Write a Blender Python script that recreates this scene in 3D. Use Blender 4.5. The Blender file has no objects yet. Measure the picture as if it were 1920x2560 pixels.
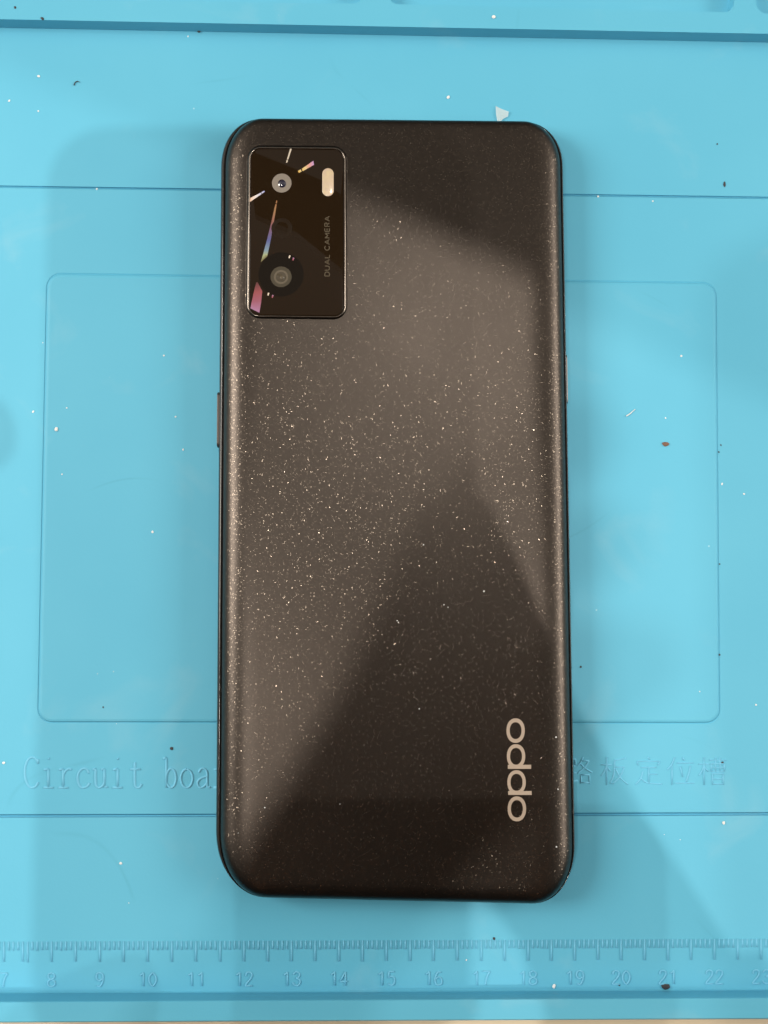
import bpy, bmesh, math, random
from mathutils import Vector, Euler, Matrix
random.seed(7)
S = 0.001                                   # everything below is written in millimetres
scn = bpy.context.scene
col = scn.collection

# ------------------------------------------------------------------ camera
CAM = Vector((2.399, -25.273, 261.145)); FPX = 3000.0
ROT = Euler((0.08658845, math.radians(1.0), -0.0043), 'XYZ')
cd = bpy.data.cameras.new("camera"); cam = bpy.data.objects.new("camera", cd); col.objects.link(cam)
cam.location = CAM * S; cam.rotation_euler = ROT
cd.sensor_fit = 'VERTICAL'; cd.sensor_height = 36; cd.sensor_width = 27
cd.lens = 36 * FPX / 2560; cd.clip_start = 0.005; cd.clip_end = 20
scn.camera = cam
scn.render.resolution_x = 768; scn.render.resolution_y = 1024

# ------------------------------------------------------------------ room light (soft, from all round; dim straight overhead)
w = bpy.data.worlds.new("World"); scn.world = w; w.use_nodes = True
nt = w.node_tree; nt.nodes.clear()
wo = nt.nodes.new('ShaderNodeOutputWorld'); bg = nt.nodes.new('ShaderNodeBackground')
tc = nt.nodes.new('ShaderNodeTexCoord'); sx = nt.nodes.new('ShaderNodeSeparateXYZ')
nt.links.new(tc.outputs['Generated'], sx.inputs[0])
rz = nt.nodes.new('ShaderNodeValToRGB'); nt.links.new(sx.outputs['Z'], rz.inputs[0])
rz.color_ramp.elements[0].position = 0.0; rz.color_ramp.elements[0].color = (0.42, 0.38, 0.33, 1)
rz.color_ramp.elements[1].position = 1.0; rz.color_ramp.elements[1].color = (0.42, 0.375, 0.325, 1)
e = rz.color_ramp.elements.new(0.25); e.color = (1.0, 0.90, 0.78, 1)
e = rz.color_ramp.elements.new(0.36); e.color = (1.0, 0.90, 0.78, 1)
e = rz.color_ramp.elements.new(0.62); e.color = (0.92, 0.83, 0.72, 1)
e = rz.color_ramp.elements.new(0.86); e.color = (0.50, 0.45, 0.39, 1)
ry_ = nt.nodes.new('ShaderNodeMapRange'); nt.links.new(sx.outputs['Y'], ry_.inputs[0])
ry_.inputs[1].default_value = -0.5; ry_.inputs[2].default_value = 0.36
ry_.inputs[3].default_value = 0.05; ry_.inputs[4].default_value = 1.2
ry_.interpolation_type = 'SMOOTHSTEP'
mu = nt.nodes.new('ShaderNodeMixRGB'); mu.blend_type = 'MULTIPLY'; mu.inputs[0].default_value = 1
nt.links.new(rz.outputs[0], mu.inputs[1]); nt.links.new(ry_.outputs[0], mu.inputs[2])
rd = nt.nodes.new('ShaderNodeMapRange'); nt.links.new(sx.outputs['Y'], rd.inputs[0])      # the far wall of the room is dim
rd.inputs[1].default_value = .40; rd.inputs[2].default_value = .85; rd.inputs[3].default_value = 1.0; rd.inputs[4].default_value = .15
rd.interpolation_type = 'SMOOTHSTEP'
mv = nt.nodes.new('ShaderNodeMixRGB'); mv.blend_type = 'MULTIPLY'; mv.inputs[0].default_value = 1
nt.links.new(mu.outputs[0], mv.inputs[1]); nt.links.new(rd.outputs[0], mv.inputs[2])
nt.links.new(mv.outputs[0], bg.inputs[0]); bg.inputs[1].default_value = 0.98
nt.links.new(bg.outputs[0], wo.inputs[0])

def aim(o, tgt):
    d = Vector(tgt) * S - o.location
    o.rotation_euler = d.to_track_quat('-Z', 'Y').to_euler()
def area(name, loc, tgt, power, sx_, sy_, colr):
    l = bpy.data.lights.new(name, 'AREA'); l.shape = 'RECTANGLE'; l.size = sx_ * S; l.size_y = sy_ * S
    l.energy = power; l.color = colr
    o = bpy.data.objects.new(name, l); col.objects.link(o); o.location = Vector(loc) * S; aim(o, tgt); return o
def spot(name, loc, tgt, power, rad, colr, ang=60, blend=.6):
    l = bpy.data.lights.new(name, 'SPOT'); l.energy = power; l.color = colr; l.shadow_soft_size = rad * S
    l.spot_size = math.radians(ang); l.spot_blend = blend
    o = bpy.data.objects.new(name, l); col.objects.link(o); o.location = Vector(loc) * S; aim(o, tgt); return o
WARM = (1.0, 0.93, 0.84)
area("left_low_fill", (-900, 170, 640), (-90, 130, 0), 10, 450, 450, WARM)  # unseen soft light added low at the left to brighten relief slopes
area("right_low_fill", (1000, 70, 500), (30, 100, 0), 8, 800, 300, WARM)  # unseen soft light added low at the right for the phone's edge highlight
spot("overhead_downlight", (85, 390, 1500), (0, 60, 0), 14, 5, WARM, 36, 1)
spot("back_downlight", (280, -302, 1500), (-30, 40, 0), 26, 8, WARM)
spot("left_downlight", (-390, -180, 1500), (20, 20, 0), 15, 22, WARM)
scn.view_settings.view_transform = 'Standard'; scn.view_settings.look = 'None'
scn.view_settings.exposure = 0.0; scn.view_settings.gamma = 1.0
scn.cycles.use_denoising = True
scn.cycles.sample_clamp_indirect = 4

# ------------------------------------------------------------------ helpers
RM = ROT.to_matrix()
def at(px, py, z=0.0):
    """the point of the plane at height z (mm) that the photograph shows at source pixel px, py"""
    d = RM @ Vector(((px - 960) / FPX, -(py - 1280) / FPX, -1.0))
    t = (z - CAM.z) / d.z
    return CAM + d * t
def tag(o, label=None, cat=None, group=None, kind=None):
    if label: o['label'] = label
    if cat: o['category'] = cat
    if group: o['group'] = group
    if kind: o['kind'] = kind
    return o
def empty(name, loc):
    o = bpy.data.objects.new(name, None); col.objects.link(o); o.location = Vector(loc) * S
    o.empty_display_size = .01
    return o
def link(name, verts, faces, mat, parent=None, smooth=False, origin=None):
    """mesh object from mm coordinates; origin is the world origin of the mesh data (mm)"""
    og = Vector(origin) if origin is not None else Vector((0, 0, 0))
    me = bpy.data.meshes.new(name)
    me.from_pydata([tuple((Vector(v) - og) * S) for v in verts], [], faces)
    bm = bmesh.new(); bm.from_mesh(me); bmesh.ops.recalc_face_normals(bm, faces=bm.faces); bm.to_mesh(me); bm.free()
    me.materials.append(mat)
    if smooth:
        for p in me.polygons: p.use_smooth = True
    o = bpy.data.objects.new(name, me); col.objects.link(o)
    if parent is not None:
        o.parent = parent
        pl = Vector((0, 0, 0)); q = parent
        while q is not None: pl += q.location; q = q.parent
        o.location = og * S - pl
    else: o.location = og * S
    return o

# ------------------------------------------------------------------ materials
def mat(name):
    m = bpy.data.materials.new(name); m.use_nodes = True
    return m, m.node_tree, m.node_tree.nodes['Principled BSDF']
def simple(name, c, rough=.5, metal=0, spec=.5, coat=0):
    m, t, b = mat(name)
    b.inputs['Base Color'].default_value = (*c, 1); b.inputs['Roughness'].default_value = rough
    b.inputs['Metallic'].default_value = metal; b.inputs['Specular IOR Level'].default_value = spec
    b.inputs['Coat Weight'].default_value = coat
    # faint handling marks so nothing is perfectly even
    n = t.nodes.new('ShaderNodeTexNoise'); n.inputs['Scale'].default_value = 900
    c0 = t.nodes.new('ShaderNodeTexCoord'); t.links.new(c0.outputs['Object'], n.inputs['Vector'])
    r = t.nodes.new('ShaderNodeMapRange'); t.links.new(n.outputs[0], r.inputs[0])
    r.inputs[3].default_value = max(rough - .05, .02); r.inputs[4].default_value = min(rough + .08, 1)
    t.links.new(r.outputs[0], b.inputs['Roughness'])
    return m

def mat_silicone(name="blue_silicone", k=1.0):
    m, t, b = mat(name)
    N = t.nodes.new; Lk = t.links.new
    tc = N('ShaderNodeTexCoord')
    base = (0.118, 0.435, 0.64, 1)
    n1 = N('ShaderNodeTexNoise'); n1.inputs['Scale'].default_value = 22; n1.inputs['Detail'].default_value = 3
    Lk(tc.outputs['Object'], n1.inputs['Vector'])
    cr = N('ShaderNodeValToRGB'); Lk(n1.outputs[0], cr.inputs[0])
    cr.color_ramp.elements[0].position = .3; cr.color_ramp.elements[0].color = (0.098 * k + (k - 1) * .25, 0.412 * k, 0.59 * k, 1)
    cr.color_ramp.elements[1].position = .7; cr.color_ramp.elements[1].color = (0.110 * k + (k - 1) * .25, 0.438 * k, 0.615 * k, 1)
    # pale dusty smears
    n2 = N('ShaderNodeTexNoise'); n2.inputs['Scale'].default_value = 55; n2.inputs['Detail'].default_value = 8
    n2.inputs['Distortion'].default_value = .6; Lk(tc.outputs['Object'], n2.inputs['Vector'])
    r2 = N('ShaderNodeMapRange'); Lk(n2.outputs[0], r2.inputs[0]); r2.inputs[1].default_value = .60; r2.inputs[2].default_value = .80
    r2.inputs[4].default_value = .16
    mx = N('ShaderNodeMixRGB'); Lk(r2.outputs[0], mx.inputs[0]); Lk(cr.outputs[0], mx.inputs[1]); mx.inputs[2].default_value = (.42, .60, .64, 1)
    # thin dark curved scuffs: iso-lines of a low noise, broken up by a second one
    n3 = N('ShaderNodeTexNoise'); n3.inputs['Scale'].default_value = 14; n3.inputs['Detail'].default_value = 1
    Lk(tc.outputs['Object'], n3.inputs['Vector'])
    s1 = N('ShaderNodeMath'); s1.operation = 'SUBTRACT'; Lk(n3.outputs[0], s1.inputs[0]); s1.inputs[1].default_value = .5
    s2 = N('ShaderNodeMath'); s2.operation = 'ABSOLUTE'; Lk(s1.outputs[0], s2.inputs[0])
    s3 = N('ShaderNodeMapRange'); Lk(s2.outputs[0], s3.inputs[0]); s3.inputs[1].default_value = 0; s3.inputs[2].default_value = .0035
    s3.inputs[3].default_value = 1; s3.inputs[4].default_value = 0
    n4 = N('ShaderNodeTexNoise'); n4.inputs['Scale'].default_value = 40; Lk(tc.outputs['Object'], n4.inputs['Vector'])
    s4 = N('ShaderNodeMapRange'); Lk(n4.outputs[0], s4.inputs[0]); s4.inputs[1].default_value = .55; s4.inputs[2].default_value = .7
    s4.inputs[4].default_value = .25
    s5 = N('ShaderNodeMath'); s5.operation = 'MULTIPLY'; Lk(s3.outputs[0], s5.inputs[0]); Lk(s4.outputs[0], s5.inputs[1])
    mx2 = N('ShaderNodeMixRGB'); Lk(s5.outputs[0], mx2.inputs[0]); Lk(mx.outputs[0], mx2.inputs[1]); mx2.inputs[2].default_value = (.05, .25, .36, 1)
    # sparse tiny pale specks ground into the surface
    vo = N('ShaderNodeTexVoronoi'); vo.inputs['Scale'].default_value = 160; Lk(tc.outputs['Object'], vo.inputs['Vector'])
    v1 = N('ShaderNodeMapRange'); Lk(vo.outputs['Distance'], v1.inputs[0]); v1.inputs[1].default_value = .02; v1.inputs[2].default_value = .045
    v1.inputs[3].default_value = 1; v1.inputs[4].default_value = 0
    sp = N('ShaderNodeSeparateColor'); Lk(vo.outputs['Color'], sp.inputs[0])
    v2 = N('ShaderNodeMath'); v2.operation = 'GREATER_THAN'; Lk(sp.outputs[0], v2.inputs[0]); v2.inputs[1].default_value = .86
    v3 = N('ShaderNodeMath'); v3.operation = 'MULTIPLY'; Lk(v1.outputs[0], v3.inputs[0]); Lk(v2.outputs[0], v3.inputs[1])
    v4 = N('ShaderNodeMath'); v4.operation = 'MULTIPLY'; Lk(v3.outputs[0], v4.inputs[0]); v4.inputs[1].default_value = .5
    mx3 = N('ShaderNodeMixRGB'); Lk(v4.outputs[0], mx3.inputs[0]); Lk(mx2.outputs[0], mx3.inputs[1]); mx3.inputs[2].default_value = (.6, .8, .85, 1)
    Lk(mx3.outputs[0], b.inputs['Base Color'])
    b.inputs['Roughness'].default_value = .55; b.inputs['Specular IOR Level'].default_value = .3
    b.inputs['Subsurface Weight'].default_value = 0
    nb = N('ShaderNodeTexNoise'); nb.inputs['Scale'].default_value = 1600; nb.inputs['Detail'].default_value = 3; Lk(tc.outputs['Object'], nb.inputs['Vector'])
    nc = N('ShaderNodeTexNoise'); nc.inputs['Scale'].default_value = 60; nc.inputs['Detail'].default_value = 2; Lk(tc.outputs['Object'], nc.inputs['Vector'])
    bp = N('ShaderNodeBump'); bp.inputs['Strength'].default_value = .25; bp.inputs['Distance'].default_value = .00006; Lk(nb.outputs[0], bp.inputs['Height'])
    bq = N('ShaderNodeBump'); bq.inputs['Strength'].default_value = .5; bq.inputs['Distance'].default_value = .0003; Lk(nc.outputs[0], bq.inputs['Height'])
    Lk(bp.outputs[0], bq.inputs['Normal']); Lk(bq.outputs[0], b.inputs['Normal'])
    return m

def mat_back():
    m, t, b = mat("sparkling_dark_back")
    N = t.nodes.new; Lk = t.links.new
    tc = N('ShaderNodeTexCoord')
    b.inputs['Base Color'].default_value = (0.054, 0.0455, 0.0395, 1); b.inputs['Metallic'].default_value = 1
    nr = N('ShaderNodeTexNoise'); nr.inputs['Scale'].default_value = 60; nr.inputs['Detail'].default_value = 4; Lk(tc.outputs['Object'], nr.inputs['Vector'])
    rr = N('ShaderNodeMapRange'); Lk(nr.outputs[0], rr.inputs[0]); rr.inputs[3].default_value = .33; rr.inputs[4].default_value = .38
    Lk(rr.outputs[0], b.inputs['Roughness'])
    # fine grain
    nb = N('ShaderNodeTexNoise'); nb.inputs['Scale'].default_value = 2600; nb.inputs['Detail'].default_value = 2; Lk(tc.outputs['Object'], nb.inputs['Vector'])
    bp = N('ShaderNodeBump'); bp.inputs['Strength'].default_value = .12; bp.inputs['Distance'].default_value = .00003; Lk(nb.outputs[0], bp.inputs['Height'])
    Lk(bp.outputs[0], b.inputs['Normal'])
    # mirror flakes, each with its own tilt
    vo = N('ShaderNodeTexVoronoi'); vo.inputs['Scale'].default_value = 4700; Lk(tc.outputs['Object'], vo.inputs['Vector'])
    sb = N('ShaderNodeVectorMath'); sb.operation = 'SUBTRACT'; Lk(vo.outputs['Color'], sb.inputs[0]); sb.inputs[1].default_value = (.5, .5, .5)
    sc_ = N('ShaderNodeVectorMath'); sc_.operation = 'SCALE'; Lk(sb.outputs[0], sc_.inputs[0]); sc_.inputs['Scale'].default_value = .36
    ge = N('ShaderNodeNewGeometry')
    ad = N('ShaderNodeVectorMath'); ad.operation = 'ADD'; Lk(sc_.outputs[0], ad.inputs[0]); Lk(ge.outputs['Normal'], ad.inputs[1])
    nm = N('ShaderNodeVectorMath'); nm.operation = 'NORMALIZE'; Lk(ad.outputs[0], nm.inputs[0])
    fl = N('ShaderNodeBsdfGlossy'); fl.inputs['Color'].default_value = (.95, .78, .62, 1); fl.inputs['Roughness'].default_value = .2
    Lk(nm.outputs[0], fl.inputs['Normal'])
    wn = N('ShaderNodeTexWhiteNoise'); wn.noise_dimensions = '3D'; Lk(vo.outputs['Position'], wn.inputs['Vector'])
    g = N('ShaderNodeMath'); g.operation = 'GREATER_THAN'; Lk(wn.outputs['Value'], g.inputs[0]); g.inputs[1].default_value = .30
    d = N('ShaderNodeMath'); d.operation = 'LESS_THAN'; Lk(vo.outputs['Distance'], d.inputs[0]); d.inputs[1].default_value = .40
    k = N('ShaderNodeMath'); k.operation = 'MULTIPLY'; Lk(g.outputs[0], k.inputs[0]); Lk(d.outputs[0], k.inputs[1])
    k2 = N('ShaderNodeMath'); k2.operation = 'MULTIPLY'; Lk(k.outputs[0], k2.inputs[0]); pw = N('ShaderNodeSeparateColor'); Lk(wn.outputs['Color'], pw.inputs[0]); p3 = N('ShaderNodeMath'); p3.operation = 'POWER'; Lk(pw.outputs[1], p3.inputs[0]); p3.inputs[1].default_value = 1.6; Lk(p3.outputs[0], k2.inputs[1])
    k3 = N('ShaderNodeMath'); k3.operation = 'MULTIPLY'; Lk(k2.outputs[0], k3.inputs[0]); k3.inputs[1].default_value = .17
    mx = N('ShaderNodeMixShader'); Lk(k3.outputs[0], mx.inputs[0]); Lk(b.outputs[0], mx.inputs[1]); Lk(fl.outputs[0], mx.inputs[2])
    out = [n for n in t.nodes if n.type == 'OUTPUT_MATERIAL'][0]
    Lk(mx.outputs[0], out.inputs[0])
    return m

M_SIL = mat_silicone()
M_CRESTLIT = mat_silicone('crest_lit_silicone', 1.13)      # paler copy: crest highlights of the raised marks put into the colour
M_BACK = mat_back()
M_FRAME = simple("glossy_black_frame", (0.012, 0.011, 0.010), .12, 0, .6)
M_SEAM = simple("black_seam", (0.004, 0.004, 0.004), .6)
M_GLASS = simple("camera_glass", (0.013, 0.0065, 0.002), .02, 0, .3)
for l_ in list(M_GLASS.node_tree.links):
    if l_.to_socket.name == "Roughness": M_GLASS.node_tree.links.remove(l_)
M_GLASS.node_tree.nodes["Principled BSDF"].inputs["Roughness"].default_value = .02
M_SCREEN = simple("screen_glass", (0.005, 0.005, 0.006), .08)
M_CHROME = simple("dark_chrome_rim", (0.22, 0.19, 0.165), .1, 1)
M_BUTTON = simple("button_metal", (0.09, 0.08, 0.075), .3, .9)
M_LOGO = simple("champagne_logo", (0.44, 0.355, 0.28), .5, .1)
M_PRINT = simple("olive_gold_print", (0.085, 0.065, 0.036), .5, .3)
M_FLASH = simple("flash_diffuser", (0.78, 0.62, 0.42), .35, 0, .5, .4)
M_TABLE = simple("cream_table", (0.75, 0.62, 0.45), .5)

# ------------------------------------------------------------------ table
link("tabletop", [(-700, -600, -3), (700, -600, -3), (700, 600, -3), (-700, 600, -3)], [(0, 1, 2, 3)], M_TABLE)['kind'] = 'structure'

# ------------------------------------------------------------------ repair mat
XL, XR = -165.0, 195.0
mat_root = empty("repair_mat", (0, 0, -3))
tag(mat_root, "blue silicone repair mat with an embossed ruler and rectangle under the phone", "mat")
def rowpts(yl, yr, z, xs=(XL, XR)):
    a, b = at(0, yl, z), at(1920, yr, z)
    return [a + (b - a) * ((x - a.x) / (b.x - a.x)) for x in xs]
V = []; F = []
def addrow(r):
    i = len(V); V.extend(r); return (i, i + 1)
def quad(r0, r1): F.append((r0[0], r0[1], r1[1], r1[0]))
def rrect(x0, y0, x1, y1, r, n=6):
    """rounded rectangle loop in px, clockwise from top left"""
    out = []
    for cx, cy, a0 in ((x0 + r, y0 + r, 180), (x1 - r, y0 + r, 270), (x1 - r, y1 - r, 0), (x0 + r, y1 - r, 90)):
        for k in range(n + 1):
            a = math.radians(a0 + 90 * k / n); out.append((cx + r * math.cos(a), cy + r * math.sin(a)))
    return out
def warp(loop, x0, y0, x1, y1, q):
    """bilinear map of the box x0..y1 to the quad q (tl, tr, br, bl)"""
    o = []
    for x, y in loop:
        u = (x - x0) / (x1 - x0); v = (y - y0) / (y1 - y0)
        o.append(((1 - v) * ((1 - u) * q[0][0] + u * q[1][0]) + v * ((1 - u) * q[3][0] + u * q[2][0]),
                  (1 - v) * ((1 - u) * q[0][1] + u * q[1][1]) + v * ((1 - u) * q[3][1] + u * q[2][1])))
    return o
def flat_with_holes(outer, holes, z):
    """triangulated flat region: outer loop of world points, holes = list of loops of world points"""
    bm = bmesh.new(); es = []
    for lp in [outer] + holes:
        vs = [bm.verts.new((p[0], p[1], z)) for p in lp]
        for i in range(len(vs)): es.append(bm.edges.new((vs[i], vs[(i + 1) % len(vs)])))
    bmesh.ops.triangle_fill(bm, use_beauty=True, use_dissolve=False, edges=es)
    bm.verts.index_update(); i0 = len(V)
    V.extend([v.co.copy() for v in bm.verts]); F.extend([tuple(i0 + v.index for v in f.verts) for f in bm.faces]); bm.free()
def ring(loopA, loopB):
    i = len(V); n = len(loopA); V.extend(loopA); V.extend(loopB)
    for k in range(n): F.append((i + k, i + (k + 1) % n, i + n + (k + 1) % n, i + n + k))
def cap(loop):
    i = len(V); V.extend(loop); F.append(tuple(range(i, i + len(loop))))
def scaled(loop, d):
    """shrink a px loop by about d px towards its own centre line (per-vertex normal)"""
    n = len(loop); o = []
    for k in range(n):
        ax, ay = loop[k - 1]; bx, by = loop[(k + 1) % n]
        tx, ty = bx - ax, by - ay; L = math.hypot(tx, ty) or 1
        o.append((loop[k][0] - ty / L * d, loop[k][1] + tx / L * d))
    return o
HT = 3.6; HB = 6.8; PZ = .36
# back zone with three pockets
pockets = [rrect(-700, -420, 908, 8, 26), rrect(974, -420, 1834, 30, 24), rrect(1880, -420, 2500, 36, 24)]
qs = [((-700, -420), (915, -405), (908, 9), (-700, -8)), ((974, -410), (1850, -395), (1834, 31), (972, 10)),
      ((1862, -395), (2500, -385), (2500, 46), (1893, 33))]
boxes = [(-700, -420, 908, 8), (974, -420, 1834, 30), (1880, -420, 2500, 36)]
pl = [warp(p, *b, q) for p, b, q in zip(pockets, boxes, qs)]
top = rowpts(-640, -600, HT); edge = rowpts(48.0, 84.5, HT)
holes = [[at(x, y, HT) for x, y in p] for p in pl]
holes = [[Vector((min(max(v.x, XL + 3), XR - 3), v.y, v.z)) for v in h] for h in holes]
flat_with_holes([top[0], top[1], edge[1], edge[0]], holes, HT)
for h in holes:
    c = sum(h, Vector()) / len(h)
    lo = [Vector((p.x + (c.x - p.x) * .012, p.y + (c.y - p.y) * .012, .6)) for p in h]
    ring(h, lo); cap(lo)
r_edge = addrow(edge); r_top = addrow(top)
r_skirt = addrow([p - Vector((0, -.5, HT + 3)) for p in top]); quad(r_top, r_skirt)
r0 = addrow(rowpts(49.2, 85.7, HT - .25)); quad(r_edge, r0)
r1 = addrow(rowpts(67.6, 104.4, .35)); quad(r0, r1)
r2 = addrow(rowpts(69.6, 106.4, 0)); quad(r1, r2)
ga0 = addrow(rowpts(463.6, 491.8, 0)); quad(r2, ga0)
ga1 = addrow(rowpts(465.6, 493.8, -.55)); quad(ga0, ga1)
ga2 = addrow(rowpts(467.2, 495.4, -.55)); quad(ga1, ga2)
ga3 = addrow(rowpts(470.2, 498.4, -.02)); quad(ga2, ga3)
gb_l = (2035.6, 2030.2)
zoneT = rowpts(470.2, 498.4, 0); zoneB = rowpts(*gb_l, 0)
RQ = ((119, 685), (1789, 708), (1798, 1807), (96, 1805))
rl = warp(rrect(0, 0, 1670, 1110, 34, 8), 0, 0, 1670, 1110, RQ)
lo_in = scaled(rl, 7.5); mid = scaled(rl, 2.5)
flat_with_holes([zoneT[0], zoneT[1], zoneB[1], zoneB[0]], [[at(x, y, 0) for x, y in scaled(rl, -3.5)]], 0)
ring([at(x, y, 0) for x, y in scaled(rl, -3.5)], [at(x, y, -.13) for x, y in scaled(rl, -1.0)])
ring([at(x, y, -.13) for x, y in scaled(rl, -1.0)], [at(x, y, -.06) for x, y in rl])
ring([at(x, y, -.06) for x, y in rl], [at(x, y, PZ * .7) for x, y in mid])
ring([at(x, y, PZ * .7) for x, y in mid], [at(x, y, PZ) for x, y in lo_in])
cap([at(x, y, PZ) for x, y in lo_in])
gb0 = addrow(rowpts(*gb_l, 0))
gb1 = addrow(rowpts(2039.0, 2033.6, -.9)); quad(gb0, gb1)
gb2 = addrow(rowpts(2042.0, 2036.6, -.9)); quad(gb1, gb2)
gb3 = addrow(rowpts(2044.0, 2038.6, -.05)); quad(gb2, gb3)
b0 = addrow(rowpts(2480, 2472, -.05)); quad(gb3, b0)
b1 = addrow(rowpts(2483.5, 2475.5, .3)); quad(b0, b1)
b2 = addrow(rowpts(2503.5, 2493.5, HB - .3)); quad(b1, b2)
b3 = addrow(rowpts(2506, 2496, HB)); quad(b2, b3)
b4 = addrow(rowpts(2554, 2545, HB)); quad(b3, b4)
b5 = addrow(rowpts(2556.5, 2547.5, HB - .5)); quad(b4, b5)
b6 = addrow([Vector((p.x, p.y, -3)) for p in rowpts(2556.5, 2547.5, HB - .5)]); quad(b5, b6)
link("mat_surface", V, F, M_SIL, mat_root)

def relief(name, polys, w, h, parent=mat_root, m=M_CRESTLIT, z0=0.0, closed=False):
    """raised soft-edged strokes; polys = list of world-mm polylines"""
    v = []; f = []
    prof = [(-w, -.03), (-w * .6, h * .85), (0, h), (w * .6, h * .85), (w, -.03)]
    for P in polys:
        P = [Vector((p[0], p[1], 0)) for p in P]
        n = len(P); i0 = len(v)
        for k in range(n):
            t = (P[min(k + 1, n - 1)] - P[max(k - 1, 0)]); t.normalize() if t.length else None
            nn = Vector((-t.y, t.x, 0))
            for a, b in prof: v.append(P[k] + nn * a + Vector((0, 0, z0 + b)))
        for k in range(n - 1):
            for j in range(4):
                a = i0 + k * 5 + j; f.append((a, a + 1, a + 6, a + 5))
        f.append(tuple(i0 + j for j in range(5))); f.append(tuple(i0 + (n - 1) * 5 + j for j in range(5)))
    c = v[0] * 0
    for q in v: c += q
    c /= len(v); c.z = z0
    return link(name, v, f, m, parent, smooth=True, origin=c)
def curve(pts, n=8):
    """Catmull-Rom through px points"""
    if len(pts) < 3: return pts
    P = [pts[0]] + list(pts) + [pts[-1]]; o = []
    for i in range(1, len(P) - 2):
        for k in range(n):
            t = k / n; q = []
            for c in (0, 1):
                a, b, d, e_ = P[i - 1][c], P[i][c], P[i + 1][c], P[i + 2][c]
                q.append(.5 * (2 * b + (d - a) * t + (2 * a - 5 * b + 4 * d - e_) * t * t + (3 * b - a - 3 * d + e_) * t ** 3))
            o.append(tuple(q))
    o.append(pts[-1]); return o

# ruler ticks
cent = {7: 9.5, 8: 128.5, 9: 249, 10: 369, 11: 490, 12: 610, 13: 729, 14: 847, 15: 966, 16: 1084, 17: 1203, 18: 1320, 19: 1437, 20: 1553, 21: 1670, 22: 1786, 23: 1903}
def tick_x(n10):
    n = n10 / 10; a = int(math.floor(n)); a = min(max(a, 7), 22)
    return cent[a] + (cent[a + 1] - cent[a]) * (n - a)
for n10 in range(69, 233):
    x = tick_x(n10)
    yt = 2354 - 7 * x / 1920
    big = n10 % 5 == 0 or n10 == 74
    yb = (2405 - 6 * x / 1920) if big else (2376 - 8 * x / 1920)
    j = random.uniform(-.4, .4)
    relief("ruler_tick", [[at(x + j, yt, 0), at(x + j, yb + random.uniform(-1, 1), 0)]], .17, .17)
DIG = {'0': [[(9, 0), (2, 8), (0, 17), (2, 26), (9, 34), (16, 26), (18, 17), (16, 8), (9, 0)]],
       '1': [[(3, 7), (8, 4), (11, 0)], [(11, 0), (11, 34)]],
       '2': [[(1, 9), (3, 2), (9, 0), (15, 3), (16, 10), (11, 19), (4, 27), (0, 34)], [(0, 34), (17, 34)]],
       '3': [[(1, 6), (5, 1), (10, 0), (16, 4), (15, 12), (8, 16)], [(8, 16), (16, 19), (18, 26), (14, 33), (8, 34), (2, 31), (0, 26)]],
       '4': [[(13, 34), (13, 0)], [(13, 0), (0, 24)], [(0, 24), (18, 24)]],
       '5': [[(16, 0), (3, 0)], [(3, 0), (2, 15)], [(2, 15), (8, 12), (15, 14), (17, 22), (15, 31), (8, 34), (1, 30)]],
       '6': [[(15, 2), (7, 2), (2, 12), (0, 22), (3, 32), (9, 34), (16, 31), (17, 23), (14, 16), (8, 14), (2, 19)]],
       '7': [[(0, 0), (18, 0)], [(18, 0), (11, 14), (7, 34)]],
       '8': [[(9, 16), (2, 12), (2, 4), (9, 0), (16, 4), (16, 12), (9, 16)], [(9, 16), (1, 21), (1, 30), (9, 34), (17, 30), (17, 21), (9, 16)]],
       '9': [[(16, 15), (9, 20), (2, 15), (1, 8), (4, 1), (10, 0), (16, 3), (18, 12), (16, 24), (10, 34), (3, 32)]]}
for n in range(7, 24):
    s = str(n); cx = cent[n]; ytop = 2433 - 8 * cx / 1920
    wdt = 18 * len(s) + 7 * (len(s) - 1)
    polys = []
    for k, ch in enumerate(s):
        ox = cx - wdt / 2 + k * 25
        for pth in DIG[ch]:
            pp = [(ox + x, ytop + y) for x, y in pth]
            polys.append([at(*p, 0) for p in (curve(pp, 4) if len(pp) > 2 else pp)])
    relief("ruler_number", polys, .17, .16)

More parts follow.
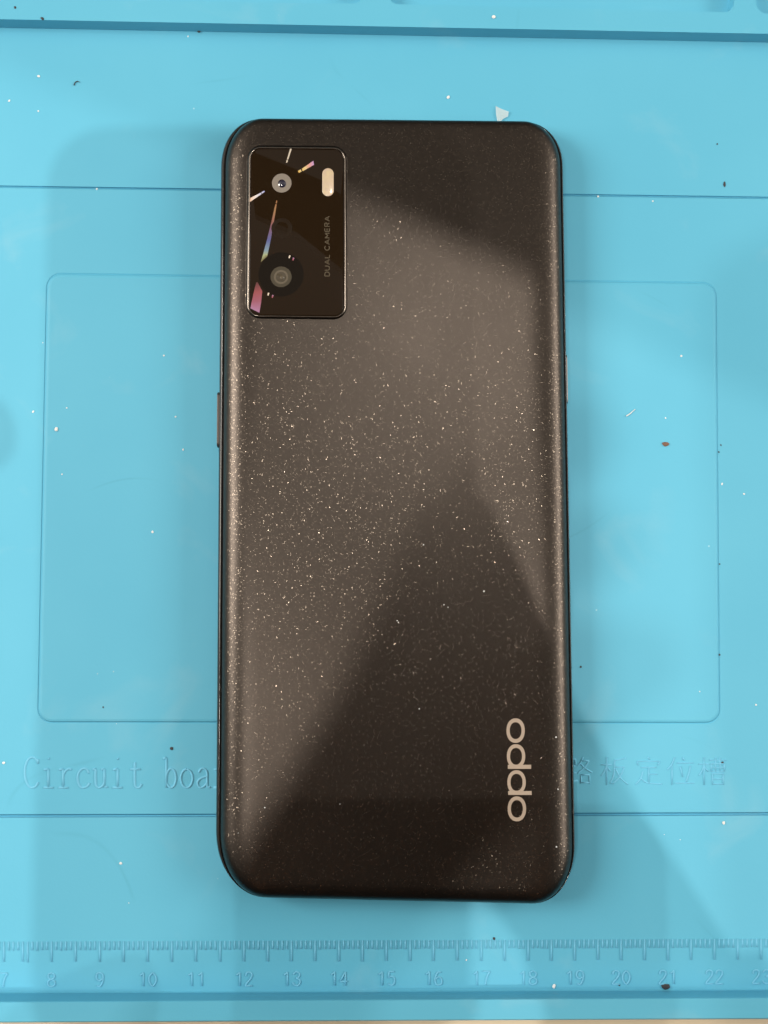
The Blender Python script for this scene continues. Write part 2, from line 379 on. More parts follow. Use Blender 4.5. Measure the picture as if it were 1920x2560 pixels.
# embossed "Circuit board" (what lies under the phone is left out past the r)
def L_(ox, strokes, sy=1.0):
    return [[(ox + x, 1969 - y * sy) for x, y in s] for s in strokes]
LET = {
    'C': [[(33, 60), (32, 72)], [(33, 64), (26, 73), (17, 76), (7, 68), (1, 52), (0, 37), (2, 20), (9, 5), (18, 0), (27, 3), (34, 14)]],
    'i': [[(13, 74), (15, 71)], [(2, 44), (13, 47)], [(13, 47), (13, 1)], [(1, 0), (25, 0)]],
    'r': [[(1, 44), (11, 47)], [(11, 47), (11, 1)], [(0, 0), (24, 0)], [(11, 32), (17, 42), (25, 47), (32, 45)]],
    'c': [[(29, 36), (25, 45), (16, 48), (6, 41), (1, 26), (3, 11), (10, 1), (18, 0), (26, 4), (31, 12)]],
    'u': [[(1, 45), (8, 47)], [(8, 47), (8, 14), (11, 3), (18, 0), (26, 5), (30, 14)], [(23, 45), (30, 47)], [(30, 47), (30, 2)], [(30, 2), (38, 2)]],
    't': [[(12, 64), (12, 12), (15, 2), (21, 0), (26, 3), (29, 10)], [(1, 46), (26, 46)]],
    'b': [[(0, 72), (8, 75)], [(8, 75), (8, 0)], [(8, 30), (13, 43), (20, 47), (28, 42), (32, 25), (29, 8), (21, 0), (13, 4), (8, 12)]],
    'o': [[(16, 47), (6, 40), (1, 24), (6, 6), (16, 0), (26, 6), (31, 24), (26, 40), (16, 47)]],
    'a': [[(5, 38), (10, 46), (17, 48), (24, 43), (26, 34), (26, 8), (29, 1), (34, 2)], [(26, 28), (12, 24), (3, 16), (3, 6), (10, 0), (18, 3), (26, 12)]]}
for ch, ox in (('C', 62), ('i', 108), ('r', 147), ('c', 193), ('u', 231), ('i', 281), ('t', 325), ('b', 408), ('o', 451), ('a', 492), ('r', 534)):
    polys = [[at(*p, 0) for p in (curve(s, 4) if len(s) > 2 else s)] for s in L_(ox, LET[ch])]
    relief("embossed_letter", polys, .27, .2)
HAN = {
    'road': [[(8, 92), (38, 92)], [(8, 92), (8, 68)], [(38, 92), (38, 68)], [(8, 68), (38, 68)], [(24, 68), (24, 12)], [(24, 42), (42, 42)], [(10, 48), (10, 10)], [(4, 5), (45, 16)],
             [(66, 99), (56, 80), (46, 68)], [(60, 86), (86, 86)], [(86, 86), (70, 62), (46, 42)], [(58, 74), (74, 58), (98, 44)], [(58, 36), (88, 36)], [(58, 36), (58, 4)], [(88, 36), (88, 4)], [(58, 8), (88, 8)]],
    'board': [[(3, 72), (42, 72)], [(24, 99), (24, 0)], [(24, 70), (16, 48), (4, 32)], [(27, 62), (38, 48)],
              [(92, 96), (72, 90), (52, 88)], [(52, 88), (50, 40), (36, 4)], [(52, 63), (86, 63)], [(86, 63), (72, 30), (44, 3)], [(56, 56), (74, 24), (99, 2)]],
    'fix': [[(48, 100), (54, 90)], [(12, 70), (10, 84)], [(10, 84), (90, 84)], [(90, 84), (84, 70)], [(25, 62), (78, 62)], [(51, 62), (51, 8)], [(51, 38), (80, 38)], [(30, 48), (22, 22), (4, 2)], [(20, 28), (44, 8), (98, 3)]],
    'place': [[(30, 99), (18, 72), (3, 54)], [(20, 72), (20, 0)], [(58, 98), (64, 86)], [(38, 78), (96, 78)], [(50, 66), (58, 28)], [(86, 68), (80, 40), (70, 10)], [(32, 6), (99, 6)]],
    'slot': [[(2, 74), (36, 74)], [(20, 99), (20, 0)], [(20, 70), (12, 48), (2, 34)], [(22, 62), (34, 48)],
             [(40, 88), (99, 88)], [(46, 76), (92, 76)], [(46, 76), (46, 48)], [(92, 76), (92, 48)], [(46, 62), (92, 62)], [(46, 48), (92, 48)], [(61, 98), (61, 48)], [(77, 98), (77, 48)],
             [(50, 40), (88, 40)], [(50, 40), (50, 0)], [(88, 40), (88, 0)], [(50, 21), (88, 21)], [(50, 3), (88, 3)]]}
for ch, ox in (('road', 1412), ('board', 1500), ('fix', 1586), ('place', 1666), ('slot', 1746)):
    polys = []
    for s in HAN[ch]:
        pp = [(ox + x * .70, 1962 - y * .70) for x, y in s]
        polys.append([at(*p, 0) for p in (curve(pp, 4) if len(pp) > 2 else pp)])
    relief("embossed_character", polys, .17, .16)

# ------------------------------------------------------------------ the phone
SH = 0.0224                                   # the body lies very slightly out of square
A_, B_ = 37.8, 84.19
phone = empty("smartphone", (0, 0, 0))
tag(phone, "dark brown sparkling smartphone lying face down on the blue mat", "phone")
COR = {'tl': (9.0, 11.2), 'tr': (8.6, 10.2), 'br': (9.6, 12.6), 'bl': (10.6, 13.6)}
def outline(dx, dy, z, n=20):
    """rounded-rectangle loop inset by dx (long sides) and dy (ends)"""
    a, b = A_ - dx, B_ - dy; o = []
    w_ = min(max((dx - .15) / .45, 0), 1) * min(max((6 - dx) / 4, 0), 1) if z > 2 else 0   # the cover sits a hair off centre in its frame
    for key, sx_, sy_ in (('tr', 1, 1), ('tl', -1, 1), ('bl', -1, -1), ('br', 1, -1)):
        rx, ry = COR[key]; rx = max(rx - dx * .75, 1.2); ry = max(ry - dy * .75, 1.2)
        rng = range(n + 1) if sx_ * sy_ > 0 else range(n, -1, -1)
        for k in rng:
            t = math.pi / 2 * k / n
            ex = 2 / 2.15
            x = sx_ * (a - rx + rx * math.cos(t) ** ex if k < n else a - rx) + .22 * w_; y = -.42 * w_ + sy_ * (b - ry + (ry * math.sin(t) ** ex if k > 0 else 0))
            o.append(Vector((x, y - SH * x, z)))
    return o
def densify(loop, step=4.0):
    o = []
    n = len(loop)
    for i in range(n):
        a, b = loop[i], loop[(i + 1) % n]; o.append(a)
    return o
def loft(name, rings, m, parent, capend=None, capstart=False, smooth=True):
    v = []; f = []
    for r in rings: v.extend(r)
    n = len(rings[0])
    for j in range(len(rings) - 1):
        for k in range(n):
            f.append((j * n + k, j * n + (k + 1) % n, (j + 1) * n + (k + 1) % n, (j + 1) * n + k))
    if capend: f.append(tuple((len(rings) - 1) * n + k for k in range(n)))
    if capstart: f.append(tuple(range(n)))
    return link(name, v, f, m, parent, smooth=smooth)
# glossy black side frame
fr = [(1.5, 1.4, .7), (.75, .7, .8), (.3, .3, 1.1), (.06, .06, 1.9), (0, 0, 2.9), (.05, .05, 3.7), (.22, .18, 4.3), (.45, .2, 4.62), (.62, .26, 4.68), (.80, .40, 4.5), (.84, .44, 3.9)]
loft("side_frame", [outline(*p) for p in fr], M_FRAME, phone)
loft("screen", [outline(1.0, 1.0, .75), outline(.9, .9, .6), outline(1.5, 1.5, 0.38)], M_SCREEN, phone, capend=True)
loft("seam", [outline(.84, .42, 4.30), outline(1.0, .5, 4.30)], M_SEAM, phone)
# back cover: tall soft roll at the long sides, tight roll at the ends
bk = [(.88, .42, 4.2), (.89, .43, 4.55), (.95, .45, 4.85), (1.12, .50, 5.35), (1.42, .59, 5.95), (1.9, .74, 6.6), (2.55, .95, 7.13), (3.3, 1.25, 7.55),
      (4.2, 1.65, 7.87), (5.2, 2.2, 8.12), (6.4, 2.7, 8.28), (7.8, 3.6, 8.37), (9.5, 5.0, 8.40)]
loft("back_cover", [outline(*p) for p in bk], M_BACK, phone, capend=True)

# side keys
def key_mesh(name, x_out, y0, y1, z0, z1, depth, m, side, lab=None):
    """pill-shaped key standing proud of the frame"""
    v = []; f = []; n = 6; prof = []
    zc = (z0 + z1) / 2; hz = (z1 - z0) / 2
    for s in (-1, 1):
        for k in range(n + 1):
            a = -math.pi / 2 + math.pi * k / n
            yc = (y1 - .8) if s > 0 else (y0 + .8)
            prof.append((yc + s * .8 * math.cos(a), zc + s * hz * math.sin(a)))
    N_ = len(prof)
    for d, sc in ((-1.0, 1), (depth - .15, 1), (depth, .9)):
        for (y, z) in prof:
            yy = (y0 + y1) / 2 + (y - (y0 + y1) / 2) * (1 if sc == 1 else .985)
            zz = zc + (z - zc) * sc
            v.append(Vector((side * (A_ + d), yy - SH * side * A_, zz)))
    for j in range(2):
        for k in range(N_): f.append((j * N_ + k, j * N_ + (k + 1) % N_, (j + 1) * N_ + (k + 1) % N_, (j + 1) * N_ + k))
    f.append(tuple(2 * N_ + k for k in range(N_)))
    return link(name, v, f, m, phone)
pa, pb = at(546, 990, 3), at(545, 1129, 3)
key_mesh("volume_key", 0, pb.y, pa.y, 2.0, 3.9, .42, M_BUTTON, -1)
pa, pb = at(1416, 876, 3), at(1416, 1000, 3)
key_mesh("power_key", 0, pb.y, pa.y, 1.9, 3.5, .18, M_BUTTON, 1)

# camera island
ZB = 8.40
def rr_world(x0, y0, x1, y1, r, z, n=8):
    return [at(x, y, z) for x, y in rrect(x0, y0, x1, y1, r, n)]
IX0, IY0, IX1, IY1 = 619.5, 368, 865.5, 793
def island(d, z, r=30):
    """px rounded rectangle of the island, inset by d px, at height z; leans the way the phone does"""
    q = ((622.0, 367.0), (864.0, 369.0), (865.0, 794.5), (618.0, 791.5))
    lp = warp(rrect(d, d, 245 - d, 425 - d, max(r - d, 3), 8), 0, 0, 245, 425, q)
    return [at(x, y, z) for x, y in lp]
isl = loft("camera_island", [island(-5, 8.36, 34), island(-3.0, 8.46, 32), island(-2.2, 8.6, 32), island(-1.0, 8.95)], M_BACK, phone)
loft("island_rim", [island(-1.2, 8.6), island(-.6, 9.15), island(.3, 9.32), island(2.2, 9.38), island(3.6, 9.3), island(4.2, 9.12)], M_CHROME, isl)
loft("island_glass", [island(4.0, 9.05), island(5.2, 9.17), island(6.4, 9.18)], M_GLASS, isl, capend=True)
ZG = 9.18
def disc_ring(px, py, r0, r1, z, n=40):
    c = at(px, py, z); k = 1 / (FPX / (CAM.z - z))
    a = [c + Vector((math.cos(2 * math.pi * i / n) * r0 * k, math.sin(2 * math.pi * i / n) * r0 * k, 0)) for i in range(n)]
    b = [c + Vector((math.cos(2 * math.pi * i / n) * r1 * k, math.sin(2 * math.pi * i / n) * r1 * k, 0)) for i in range(n)]
    return a, b
def annulus(name, px, py, r0, r1, z, m, parent, zin=None):
    a, b = disc_ring(px, py, r0, r1, z); a = [p.copy() for p in a]
    if zin is not None:
        for p in a: p.z = zin
    return loft(name, [b, a], m, parent, smooth=False)
def disc(name, px, py, r, z, m, parent, dome=0.0, n=32):
    k = (CAM.z - z) / FPX; c = at(px, py, z); rings = []
    for q in (1, .92, .75, .5, .25, .08):
        rings.append([c + Vector((math.cos(2 * math.pi * i / n) * r * k * q, math.sin(2 * math.pi * i / n) * r * k * q, dome * (1 - q * q))) for i in range(n)])
    return loft(name, rings, m, parent, capend=True)
M_RING = simple("grey_lens_ring", (0.20, 0.17, 0.14), .45)
M_RING2 = simple("olive_lens_ring", (0.045, 0.035, 0.018), .4, 0, .3)
M_RING3 = simple("pale_olive_ring", (0.10, 0.08, 0.052), .35, 0, .3)
M_FAINT = simple("faint_ring", (0.015, 0.0085, 0.004), .12, 0, .3)
M_PUPIL = simple("blue_black_pupil", (0.012, 0.011, 0.03), .06, 0, .8, 1)
M_LENS = simple("lens_glass", (0.06, 0.048, 0.03), .1, 0, .6, .5)
# upper camera
l1 = annulus("upper_camera", 704.3, 457.6, 9.5, 25.2, ZG + .03, M_RING, isl)
disc("pupil", 705.5, 459.5, 10.2, ZG + .035, M_PUPIL, l1, .25)
# middle decorative ring
l2 = annulus("decorative_ring", 704.6, 571, 17, 27, ZG + .02, M_FAINT, isl)
# lower camera
disc('dark_surround', 702.6, 686, 58, ZG + .004, simple('surround_black', (0.006, 0.0035, 0.0015), .04, 0, .25), isl)
l3 = annulus("lower_camera", 702.6, 692, 18, 27, ZG + .02, M_RING2, isl)
annulus("ring", 702.6, 692.5, 13.5, 18.4, ZG + .04, M_RING3, l3)
disc("lens", 702.6, 692.5, 13.8, ZG + .03, M_LENS, l3, .12)
disc("pupil", 704.5, 693.5, 4.6, ZG + .16, M_RING3, l3, .08)
# flash window
fl_lp = lambda d, z: [at(x, y, z) for x, y in rrect(805.8 + d, 420.7 + d, 834.2 - d, 490.5 - d, 14.1 - d, 10)]
def mat_flash():
    m, t, b = mat("flash_diffuser_lens")
    N = t.nodes.new; Lk = t.links.new
    tc = N('ShaderNodeTexCoord'); n = N('ShaderNodeTexNoise'); n.inputs['Scale'].default_value = 420; n.inputs['Detail'].default_value = 3; n.inputs['Distortion'].default_value = 1.2
    Lk(tc.outputs['Object'], n.inputs['Vector']); cr = N('ShaderNodeValToRGB'); Lk(n.outputs[0], cr.inputs[0])
    cr.color_ramp.elements[0].position = .35; cr.color_ramp.elements[0].color = (.56, .43, .33, 1)
    cr.color_ramp.elements[1].position = .65; cr.color_ramp.elements[1].color = (.62, .50, .31, 1)
    Lk(cr.outputs[0], b.inputs['Base Color']); b.inputs['Roughness'].default_value = .3; b.inputs['Coat Weight'].default_value = .5
    return m
loft("flash", [fl_lp(0, ZG + .01), fl_lp(.8, ZG + .06), fl_lp(2, ZG + .08)], mat_flash(), isl, capend=True)

# diffraction glints of the island's etched film, painted on as fixed colour streaks
def streak_mat(name, stops):
    m, t, b = mat(name); N = t.nodes.new; Lk = t.links.new
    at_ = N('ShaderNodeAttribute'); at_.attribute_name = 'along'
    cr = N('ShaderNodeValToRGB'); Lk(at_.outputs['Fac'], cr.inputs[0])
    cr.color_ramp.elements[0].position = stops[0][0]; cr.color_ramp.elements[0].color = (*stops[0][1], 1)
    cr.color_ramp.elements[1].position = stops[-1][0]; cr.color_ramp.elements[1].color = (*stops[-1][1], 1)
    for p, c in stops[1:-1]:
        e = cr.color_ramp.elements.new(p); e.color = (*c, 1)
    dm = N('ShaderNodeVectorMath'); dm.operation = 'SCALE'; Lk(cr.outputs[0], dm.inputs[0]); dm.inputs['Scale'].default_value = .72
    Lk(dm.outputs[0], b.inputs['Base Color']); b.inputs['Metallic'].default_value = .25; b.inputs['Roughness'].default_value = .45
    return m
def streak(cuts, m):
    """strip through cuts = [((x,y),(x,y), along)] px pairs"""
    v = []; f = []; al = []
    for (p, q, s) in cuts: v += [at(*p, ZG + .012), at(*q, ZG + .012)]; al += [s, s]
    for k in range(len(cuts) - 1): f.append((2 * k, 2 * k + 1, 2 * k + 3, 2 * k + 2))
    o = link("diffraction_streak", v, f, m, isl)
    a = o.data.attributes.new('along', 'FLOAT', 'POINT')
    for i, s in enumerate(al): a.data[i].value = s
    return o
def c1(x, y): return (520 + x / 4.0975, 280 + y / 4.0963)
F_WHITE = streak_mat("cream_streak", [(0, (.95, .85, .7)), (1, (.80, .68, .55))])
F_GOLD = streak_mat("gold_pink_streak", [(0, (.9, .55, .12)), (.35, (1, .78, .35)), (.7, (.95, .45, .40)), (1, (.75, .45, .85))])
F_BLUE = streak_mat("blue_white_streak", [(0, (.45, .5, .95)), (.5, (.9, .85, .85)), (1, (.95, .65, .45))])
F_LONG = streak_mat("rainbow_streak", [(0, (.35, .15, .05)), (.2, (.38, .20, .08)), (.42, (.30, .11, .09)), (.55, (.18, .10, .20)), (.7, (.10, .12, .34)), (.85, (.22, .33, .42)), (.93, (.42, .48, .26)), (1, (.16, .13, .04))])
F_RED = streak_mat("pink_streak", [(0, (.10, .02, .02)), (.35, (.34, .07, .08)), (.7, (.36, .10, .16)), (1, (.45, .22, .40))])
streak([(c1(842, 372), c1(860, 370), 0), (c1(808, 485), c1(822, 488), .8)], F_WHITE)
streak([(c1(806, 492), c1(820, 494), 0), (c1(799, 518), c1(810, 520), 1)], F_WHITE)
streak([(c1(960, 582), c1(970, 606), .15), (c1(1078, 500), c1(1086, 540), 1)], F_GOLD)
streak([(c1(920, 604), c1(930, 624), 0), (c1(950, 588), c1(960, 608), .4)], F_GOLD)
streak([(c1(574, 806), c1(582, 816), 0), (c1(546, 822), c1(554, 836), .3)], F_BLUE)
streak([(c1(540, 826), c1(549, 840), .2), (c1(427, 884), c1(428, 922), 1)], F_BLUE)
streak([(c1(700, 904), c1(710, 908), 0), (c1(693, 932), c1(706, 938), .05)], F_LONG)
streak([(c1(690, 942), c1(704, 946), .06), (c1(664, 1060), c1(686, 1062), .3), (c1(636, 1180), c1(664, 1182), .5), (c1(606, 1300), c1(644, 1304), .68), (c1(566, 1450), c1(612, 1452), .9), (c1(540, 1538), c1(606, 1480), 1)], F_LONG)
streak([(c1(494, 1745), c1(508, 1742), 0), (c1(468, 1850), c1(556, 1835), .35), (c1(444, 1960), c1(544, 1950), .75), (c1(436, 2010), c1(526, 2056), 1)], F_RED)
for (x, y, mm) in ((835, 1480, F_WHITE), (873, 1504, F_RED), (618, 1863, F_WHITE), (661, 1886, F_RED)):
    streak([(c1(x - 10, y + 14), c1(x + 2, y + 18), .4), (c1(x - 4, y - 14), c1(x + 12, y - 10), 1)], mm)

# flat lettering on the glass, and the maker's word on the back
def flatstroke(name, polys, w, m, parent, z, th=.012):
    v = []; f = []
    for P in polys:
        P = [Vector((p[0], p[1], 0)) for p in P]; n = len(P); i0 = len(v)
        cl = (P[0] - P[-1]).length < 1e-6
        for k in range(n):
            a = P[k - 1] if k else (P[-2] if cl else P[0]); b = P[(k + 1) % n] if k < n - 1 else (P[1] if cl else P[-1])
            t = (b - a).normalized(); nn = Vector((-t.y, t.x, 0)); 
            ext = Vector((0, 0, 0))
            v += [P[k] + nn * w + Vector((0, 0, z)), P[k] - nn * w + Vector((0, 0, z))]
        for k in range(n - 1): f.append((i0 + 2 * k, i0 + 2 * k + 1, i0 + 2 * k + 3, i0 + 2 * k + 2))
    return link(name, v, f, m, parent)
UP = {'D': [[(0, 0), (0, 10)], [(0, 10), (3, 10), (6, 8.5), (7, 5), (6, 1.5), (3, 0), (0, 0)]],
      'U': [[(0, 10), (0, 3.5), (1.2, .8), (3.5, 0), (5.8, .8), (7, 3.5), (7, 10)]],
      'A': [[(0, 0), (4, 10)], [(4, 10), (8, 0)], [(1.4, 3.2), (6.6, 3.2)]],
      'L': [[(0, 10), (0, 0)], [(0, 0), (5, 0)]],
      'C': [[(7, 8.2), (5.5, 9.7), (3.6, 10), (1, 8.4), (0, 5), (1, 1.6), (3.6, 0), (5.5, .3), (7, 1.8)]],
      'M': [[(0, 0), (0, 10)], [(0, 10), (4, 3)], [(4, 3), (8, 10)], [(8, 10), (8, 0)]],
      'E': [[(5.5, 10), (0, 10)], [(0, 10), (0, 0)], [(0, 0), (5.5, 0)], [(0, 5.2), (5, 5.2)]],
      'R': [[(0, 0), (0, 10)], [(0, 10), (3.5, 10), (5.8, 9), (5.8, 6), (3.5, 5), (0, 5)], [(3, 5), (6.2, 0)]]}
# baseline runs up the picture at x=823.5 px; letters occupy y 541..690 px (reading upwards)
pos = 0; items = []
for ch in "DUAL CAMERA":
    if ch == ' ': pos += 5.2; continue
    wd = max(x for s in UP[ch] for x, y in s); items.append((ch, pos)); pos += wd + 3.1
tot = pos - 3.1; sc = 149.0 / tot
for ch, p0 in items:
    polys = []
    for s in UP[ch]:
        s2 = curve(s, 4) if len(s) > 4 else s
        polys.append([at(823.6 - y * 1.16, 690 - (p0 + x) * sc, ZG + .015) for x, y in s2])
    flatstroke("printed_letter", polys, .085, M_PRINT, isl, ZG + .015)

def logo_letter(cx, cy, ox, oy, ix, iy, stem=None):
    """bowl with elliptic hole (px), optional stem box; one flat raised plate"""
    Z = ZB + .03; n = 44; A = []; Bq = []
    e = 2 / 2.15
    sg = lambda q: math.copysign(abs(q) ** e, q)
    for k in range(n):
        t = 2 * math.pi * k / n
        A.append(at(cx + ox * sg(math.cos(t)), cy + oy * sg(math.sin(t)), Z)); Bq.append(at(cx + ix * sg(math.cos(t)), cy + iy * sg(math.sin(t)), Z))
    v = A + Bq; f = [(k, (k + 1) % n, n + (k + 1) % n, n + k) for k in range(n)]
    i = len(v); v += [p - Vector((0, 0, .03)) for p in A]; f += [(k, (k + 1) % n, i + (k + 1) % n, i + k) for k in range(n)]
    if stem:
        x0, y0, x1, y1 = stem; i = len(v)
        v += [at(x0, y0, Z + .002), at(x1, y0 , Z + .002), at(x1, y1, Z + .002), at(x0, y1, Z + .002)]; f.append((i, i + 1, i + 2, i + 3))
        v += [at(x0, y0, ZB), at(x1, y0, ZB), at(x1, y1, ZB), at(x0, y1, ZB)]
        f += [(i, i + 1, i + 5, i + 4), (i + 1, i + 2, i + 6, i + 5), (i + 2, i + 3, i + 7, i + 6), (i + 3, i, i + 4, i + 7)]
    return link("logo_letter", v, f, M_LOGO, phone)
def c8(x, y): return (1200 + x / 5.925, 1750 + y / 5.925)
def letter(x0, x1, y0, y1, hx0, hx1, hy0, hy1, stem=None):
    cx, cy = c8((x0 + x1) / 2, (y0 + y1) / 2)
    k = 5.925 * 2
    logo_letter(cx, cy, (x1 - x0) / k, (y1 - y0) / k, (hx1 - hx0) / k, (hy1 - hy0) / k, stem)
letter(392, 663, 272, 635, 440, 615, 328, 577)
letter(398, 670, 655, 1012, 447, 623, 708, 958, (*c8(412, 960), *c8(757, 1020)))
letter(405, 678, 1040, 1398, 452, 630, 1093, 1345, (*c8(417, 1348), *c8(765, 1406)))
letter(410, 683, 1428, 1797, 460, 637, 1482, 1740)

# ------------------------------------------------------------------ crumbs, flakes, lint and dust
M_WHITE = simple("white_crumb", (.72, .74, .73), .5)
M_DARK = simple("dark_crumb", (.03, .03, .035), .6)
M_BROWN = simple("brown_crumb", (.16, .08, .05), .6)
def mat_flake():
    m, t, b = mat("clear_plastic"); b.inputs['Base Color'].default_value = (.62, .78, .82, 1); b.inputs['Roughness'].default_value = .35
    b.inputs['Alpha'].default_value = .5; return m
M_FLAKE = mat_flake()
MMPX = 1 / 11.5
def blob(cx, cy, r, z, sq=.6, seed=0, elong=1.0, ang=0):
    """lumpy little crumb: verts, faces in mm about px position"""
    rnd = random.Random(seed); c = at(cx, cy, z); R_ = r * MMPX; v = []; f = []; n = 7
    lv = [(-.0, .8), (.5, 1), (.9, .55)]
    ca, sa = math.cos(ang), math.sin(ang)
    for hz, rr in lv:
        for k in range(n):
            a = 2 * math.pi * k / n; q = R_ * rr * rnd.uniform(.75, 1.2)
            x, y = q * math.cos(a) * elong, q * math.sin(a)
            v.append(c + Vector((x * ca - y * sa, x * sa + y * ca, R_ * sq * hz)))
    for j in range(2):
        for k in range(n): f.append((j * n + k, j * n + (k + 1) % n, (j + 1) * n + (k + 1) % n, (j + 1) * n + k))
    f.append(tuple(2 * n + k for k in range(n)))
    return v, f
def crumb(name, cx, cy, r, m, label, cat, z=0.0, **k):
    v, f = blob(cx, cy, r, z, **k); o = link(name, v, f, m, None, origin=at(cx, cy, z)); return tag(o, label, cat)
def fibre(name, pts, w, m, label, cat, z=.15):
    P = [at(*p, z) for p in curve(pts, 5)]; v = []; f = []
    n = len(P)
    for k in range(n):
        t = (P[min(k + 1, n - 1)] - P[max(k - 1, 0)]).normalized(); nn = Vector((-t.y, t.x, 0)); ww = w * (1 - .6 * k / n)
        for j in range(5):
            a = 2 * math.pi * j / 5; v.append(P[k] + nn * ww * math.cos(a) + Vector((0, 0, ww * math.sin(a))))
    for k in range(n - 1):
        for j in range(5): f.append((k * 5 + j, k * 5 + (j + 1) % 5, (k + 1) * 5 + (j + 1) % 5, (k + 1) * 5 + j))
    return tag(link(name, v, f, m, None, smooth=True, origin=P[0]), label, cat)
# translucent flake above the phone's top edge
fp = [(1239, 265), (1253, 272), (1272, 279), (1270, 291), (1258, 297), (1251, 305), (1243, 303), (1240, 285)]
v = [at(x, y, .25 + .12 * (i % 3)) for i, (x, y) in enumerate(fp)] + [at(x, y, .08 + .12 * (i % 3)) for i, (x, y) in enumerate(fp)]
v += [at(1252, 284, .62), at(1252, 284, .4)]
n = len(fp); f = []
for k in range(n):
    f += [(k, (k + 1) % n, 2 * n), (n + k, n + (k + 1) % n, 2 * n + 1), (k, (k + 1) % n, n + (k + 1) % n, n + k)]
tag(link("plastic_flake", v, f, M_FLAKE, None, origin=at(1252, 284, 0)), "pale translucent plastic flake lying just above the phone's top edge", "flake")
fibre("hair_clipping", [(185, 213), (188, 206), (194, 203), (200, 206)], .14, M_DARK, "short dark curved hair clipping left of and above the phone", "hair")
fibre("lint_fibre", [(1566, 1040), (1574, 1035), (1581, 1029), (1588, 1023)], .15, M_WHITE, "short white lint fibre in the embossed rectangle right of the phone", "lint", z=PZ + .15)
crumb("brown_crumb", 1664, 1110, 6, M_BROWN, "small reddish brown crumb in the embossed rectangle right of the phone", "crumb", z=PZ, elong=1.5, seed=3)
crumb("dark_crumb", 1664, 2467, 7, M_DARK, "large dark crumb beside the ruler number 21", "crumb", elong=1.6, seed=5, sq=.5)
crumb("dark_splinter", 1811, 461, 3.2, M_DARK, "thin dark splinter standing above the upper groove at right", "splinter", elong=2.4, ang=1.5, seed=6)
crumb("dark_grit", 429, 1871, 4.5, M_DARK, "dark grit grain above the word board, left of the phone", "grit", seed=8)
crumb("white_crumb", 141, 1073, 5.5, M_WHITE, "large white crumb inside the left edge of the embossed rectangle", "crumb", z=PZ, seed=9)
crumb("white_grain", 1121, 243, 4.5, M_WHITE, "white grain to the upper left of the translucent flake", "grain", seed=10)
crumb("white_chip", 1385, 2466, 4, M_WHITE, "white chip standing upright between ruler numbers 18 and 19", "chip", seed=11, elong=1.6, ang=1.4)
crumb("pale_crumb", 1234, 43, 5, M_WHITE, "pale crumb on the raised tray rim above the phone", "crumb", z=HT, seed=12)
crumb("dark_speck", 1180, 65, 3.5, M_DARK, "dark speck on the step edge above the phone, right of centre", "speck", z=HT - .4, seed=13, elong=1.8, ang=1.2)
crumb("black_grit", 106, 47, 3.8, M_DARK, "black grit on the rim edge near the top left corner", "grit", z=HT, seed=14, elong=1.5, ang=-.8)
# countless specks: joined, they are dust
specks = [(97, 191, 3.4, 'w', 0), (23, 252, 3, 'w', 0), (96, 278, 2.4, 'w', 0), (1553, 17, 3, 'w', 0), (83, 1029, 3, 'w', 0), (381, 1330, 3, 'w', PZ),
          (302, 2158, 3.2, 'w', 0), (9, 1907, 3.6, 'w', 0), (1809, 2057, 3.8, 'w', 0), (1703, 890, 2.8, 'w', PZ), (242, 473, 2.6, 'w', 0), (1495, 491, 2.6, 'w', 0),
          (635, 79, 2.4, 'w', 0), (439, 1042, 2.4, 'w', PZ), (458, 1124, 2.4, 'w', PZ), (410, 889, 2.2, 'w', PZ), (167, 1020, 2, 'w', PZ), (155, 1186, 2, 'w', PZ),
          (1664, 1045, 2, 'w', PZ), (1632, 503, 2.4, 'w', 0), (1805, 1210, 2.6, 'w', 0), (1860, 1235, 2.6, 'w', 0), (1890, 1762, 2.2, 'w', 0), (470, 91, 2.2, 'w', 0),
          (38, 19, 3, 'd', HT), (497, 79, 3.6, 'd', .2), (1793, 360, 2, 'd', 0), (258, 1768, 2, 'd', PZ), (1799, 1410, 2.2, 'd', 0), (1799, 1637, 2.2, 'd', 0), (1802, 1113, 2, 'd', 0),
          (1797, 1130, 2, 'd', 0), (1806, 1907, 3, 'd', 0), (1235, 2346, 3, 'd', 0), (1548, 2463, 2.2, 'd', 0), (1452, 2057 - 390, 2.4, 'd', PZ), (1166, 2400, 1.8, 'w', 0)]
rnd = random.Random(41)
for k in range(18):
    x, y = rnd.uniform(5, 1915), rnd.uniform(110, 2460)
    if 520 < x < 1450 and 285 < y < 2270: continue
    specks.append((x, y, rnd.uniform(.8, 1.6), 'w', PZ if (130 < x < 1780 and 715 < y < 1795) else 0))
for nm, kk, mm in (("dust", 'w', M_WHITE), ("dark_dust", 'd', M_DARK)):
    v = []; f = []
    for i, (x, y, r, k_, z) in enumerate(specks):
        if k_ != kk: continue
        a, b = blob(x, y, r, z, seed=i, elong=1.2, ang=i); o = len(v); v += a; f += [tuple(o + q for q in g) for g in b]
    tag(link(nm, v, f, mm, None), kind='stuff')
v = []; f = []
for i, (x, y, r) in enumerate([(1210, 1478, 2.2), (1110, 1512, 1.6), (1120, 1518, 1.4), (993, 1552, 1.6), (996, 1556, 1.5), (597, 2082, 3.0), (1048, 1772, 1.5), (1390, 1843, 2.0), (1395, 1973, 1.8), (1391, 2117, 2), (850, 2010, 1.2), (662, 2019, 1.8), (1059, 1362, 1.6)]):
    z = 8.4 if 640 < x < 1340 else 8.0
    a, b = blob(x, y, r, z, seed=100 + i); o = len(v); v += a; f += [tuple(o + q for q in g) for g in b]
tag(link("phone_dust", v, f, M_WHITE, None), kind='stuff')

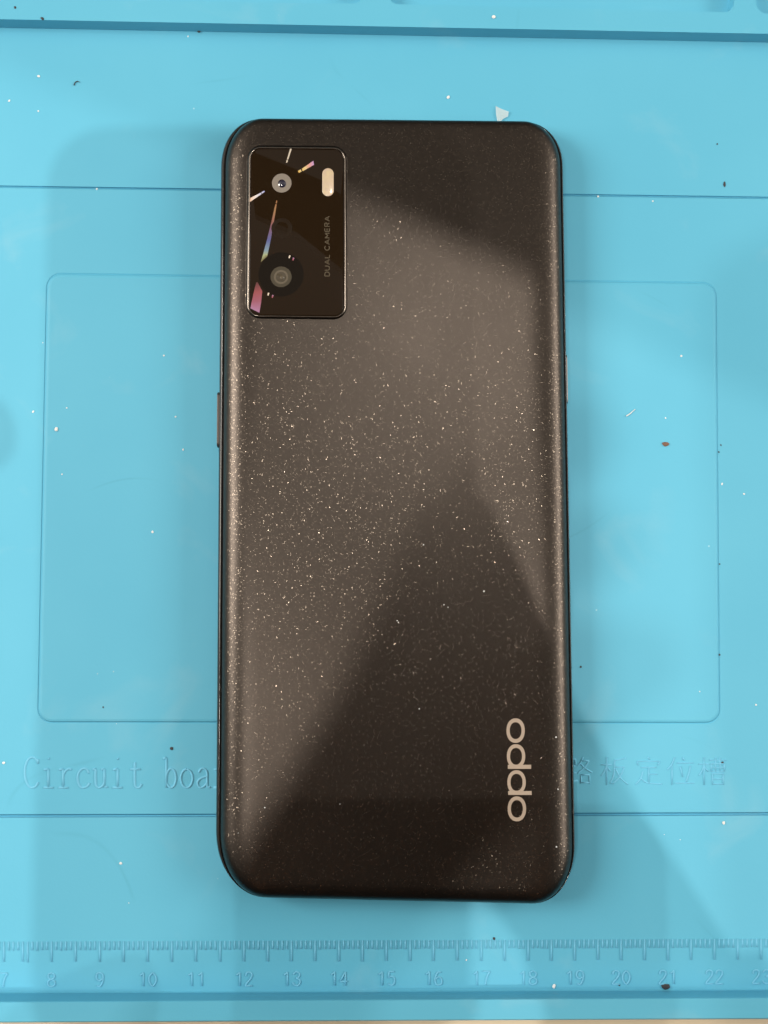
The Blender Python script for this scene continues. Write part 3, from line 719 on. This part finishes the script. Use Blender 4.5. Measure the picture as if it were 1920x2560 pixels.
# ------------------------------------------------------------------ the phone that takes the picture, held above (its lens is where the camera stands)
hp = empty("taking_phone", (CAM.x + 22, CAM.y - 34, CAM.z + 3))
tag(hp, "black phone held above the mat to take the picture", "phone")
def slab(x0, y0, x1, y1, z0, z1, r, m, name, parent):
    lp = [(x, y) for x, y in rrect(x0, y0, x1, y1, r, 8)]
    return loft(name, [[Vector((x, y, z0)) for x, y in lp], [Vector((x, y, z1)) for x, y in lp]], m, parent, capend=True, capstart=True, smooth=False)
slab(CAM.x - 15, CAM.y - 123, CAM.x + 60, CAM.y + 40, CAM.z + 3, CAM.z + 11, 11, M_SEAM, "body", hp)
# the two hands that hold it
def mat_skin():
    m, t, b = mat("skin"); b.inputs['Base Color'].default_value = (.55, .33, .24, 1); b.inputs['Roughness'].default_value = .5
    n = t.nodes.new('ShaderNodeTexNoise'); n.inputs['Scale'].default_value = 300
    bp = t.nodes.new('ShaderNodeBump'); bp.inputs['Distance'].default_value = .0003; bp.inputs['Strength'].default_value = .4
    t.links.new(n.outputs[0], bp.inputs['Height']); t.links.new(bp.outputs[0], b.inputs['Normal']); return m
M_SKIN = mat_skin()
def hand(mx, label):
    fx = (lambda x: 18 - x) if mx else (lambda x: x - 14)
    dy = 6 if mx else 28
    P = []; E = []; Rr = []
    def node(x, y, z, r, parent=None, flat=1.0):
        P.append((fx(x) * S, (y + dy) * S, z * S)); Rr.append((r * S, r * flat * S))
        if parent is not None: E.append((parent, len(P) - 1))
        return len(P) - 1
    root = node(-84, -165, 262, 24, None, .6)
    wr = node(-96, -200, 262, 21, root, .75); fa = node(-115, -270, 262, 27, wr); fb = node(-140, -400, 258, 36, fa)
    pc = node(-70, -138, 262, 27, root, .5)
    kn = [(-52, -96, 262, 10.5), (-58, -108, 259, 10.5), (-64, -120, 257, 10), (-70, -131, 256, 9)]
    fing = [[(-41, -64, 264, 9), (-27, -50, 260, 8.3), (-12, -46, 258.5, 7.2)], [(-44, -80, 257, 9), (-25, -68, 255, 8.3), (-7, -66, 256, 7.2)],
            [(-50, -98, 253, 8.6), (-30, -88, 252, 8), (-12, -86, 253, 7)], [(-57, -115, 251, 7.6), (-40, -108, 250, 7), (-26, -106, 251, 6.2)]]
    for k, ch in zip(kn, fing):
        q = node(*k, pc)
        for c in ch: q = node(*c, q)
    q = node(-72, -142, 272, 13, pc)
    for c in ((-52, -118, 281, 10.5), (-30, -98, 283, 9.5), (-10, -86, 280, 8)): q = node(*c, q)
    me = bpy.data.meshes.new("hand"); me.from_pydata(P, E, []); o = bpy.data.objects.new("hand", me); col.objects.link(o)
    sk = o.modifiers.new("skin", 'SKIN'); sk.use_smooth_shade = True
    for i, r in enumerate(Rr): me.skin_vertices[0].data[i].radius = r
    me.skin_vertices[0].data[0].use_root = True
    sb = o.modifiers.new("sub", 'SUBSURF'); sb.levels = 2; sb.render_levels = 2
    me.materials.append(M_SKIN)
    return tag(o, label, "hand", "hands holding the black phone")
hand(False, "left hand gripping the left edge of the black phone held above")
hand(True, "right hand gripping the right edge of the black phone held above")
# straight bar added out of view, high above, to cast a diagonal shadow
e0, e1 = Vector((35, 223, 700)), Vector((59, 212, 700))
dr = (e1 - e0).normalized(); pr = Vector((-dr.y, dr.x, 0))
v = []
for t, q, z in [(a, b, c) for c in (700, 730) for a, b in ((-450, 0), (450, 0), (450, 95), (-450, 95))]:
    p = e0 + dr * t + pr * q; v.append(Vector((p.x, p.y, z)))
bar = link("shadow_bar", v, [(0, 1, 2, 3), (4, 5, 6, 7), (0, 1, 5, 4), (1, 2, 6, 5), (2, 3, 7, 6), (3, 0, 4, 7)], simple("grey_bar_paint", (.25, .23, .21), .5), None, origin=e0)
tag(bar, "straight grey bar added out of view to cast a diagonal shadow", "added bar")
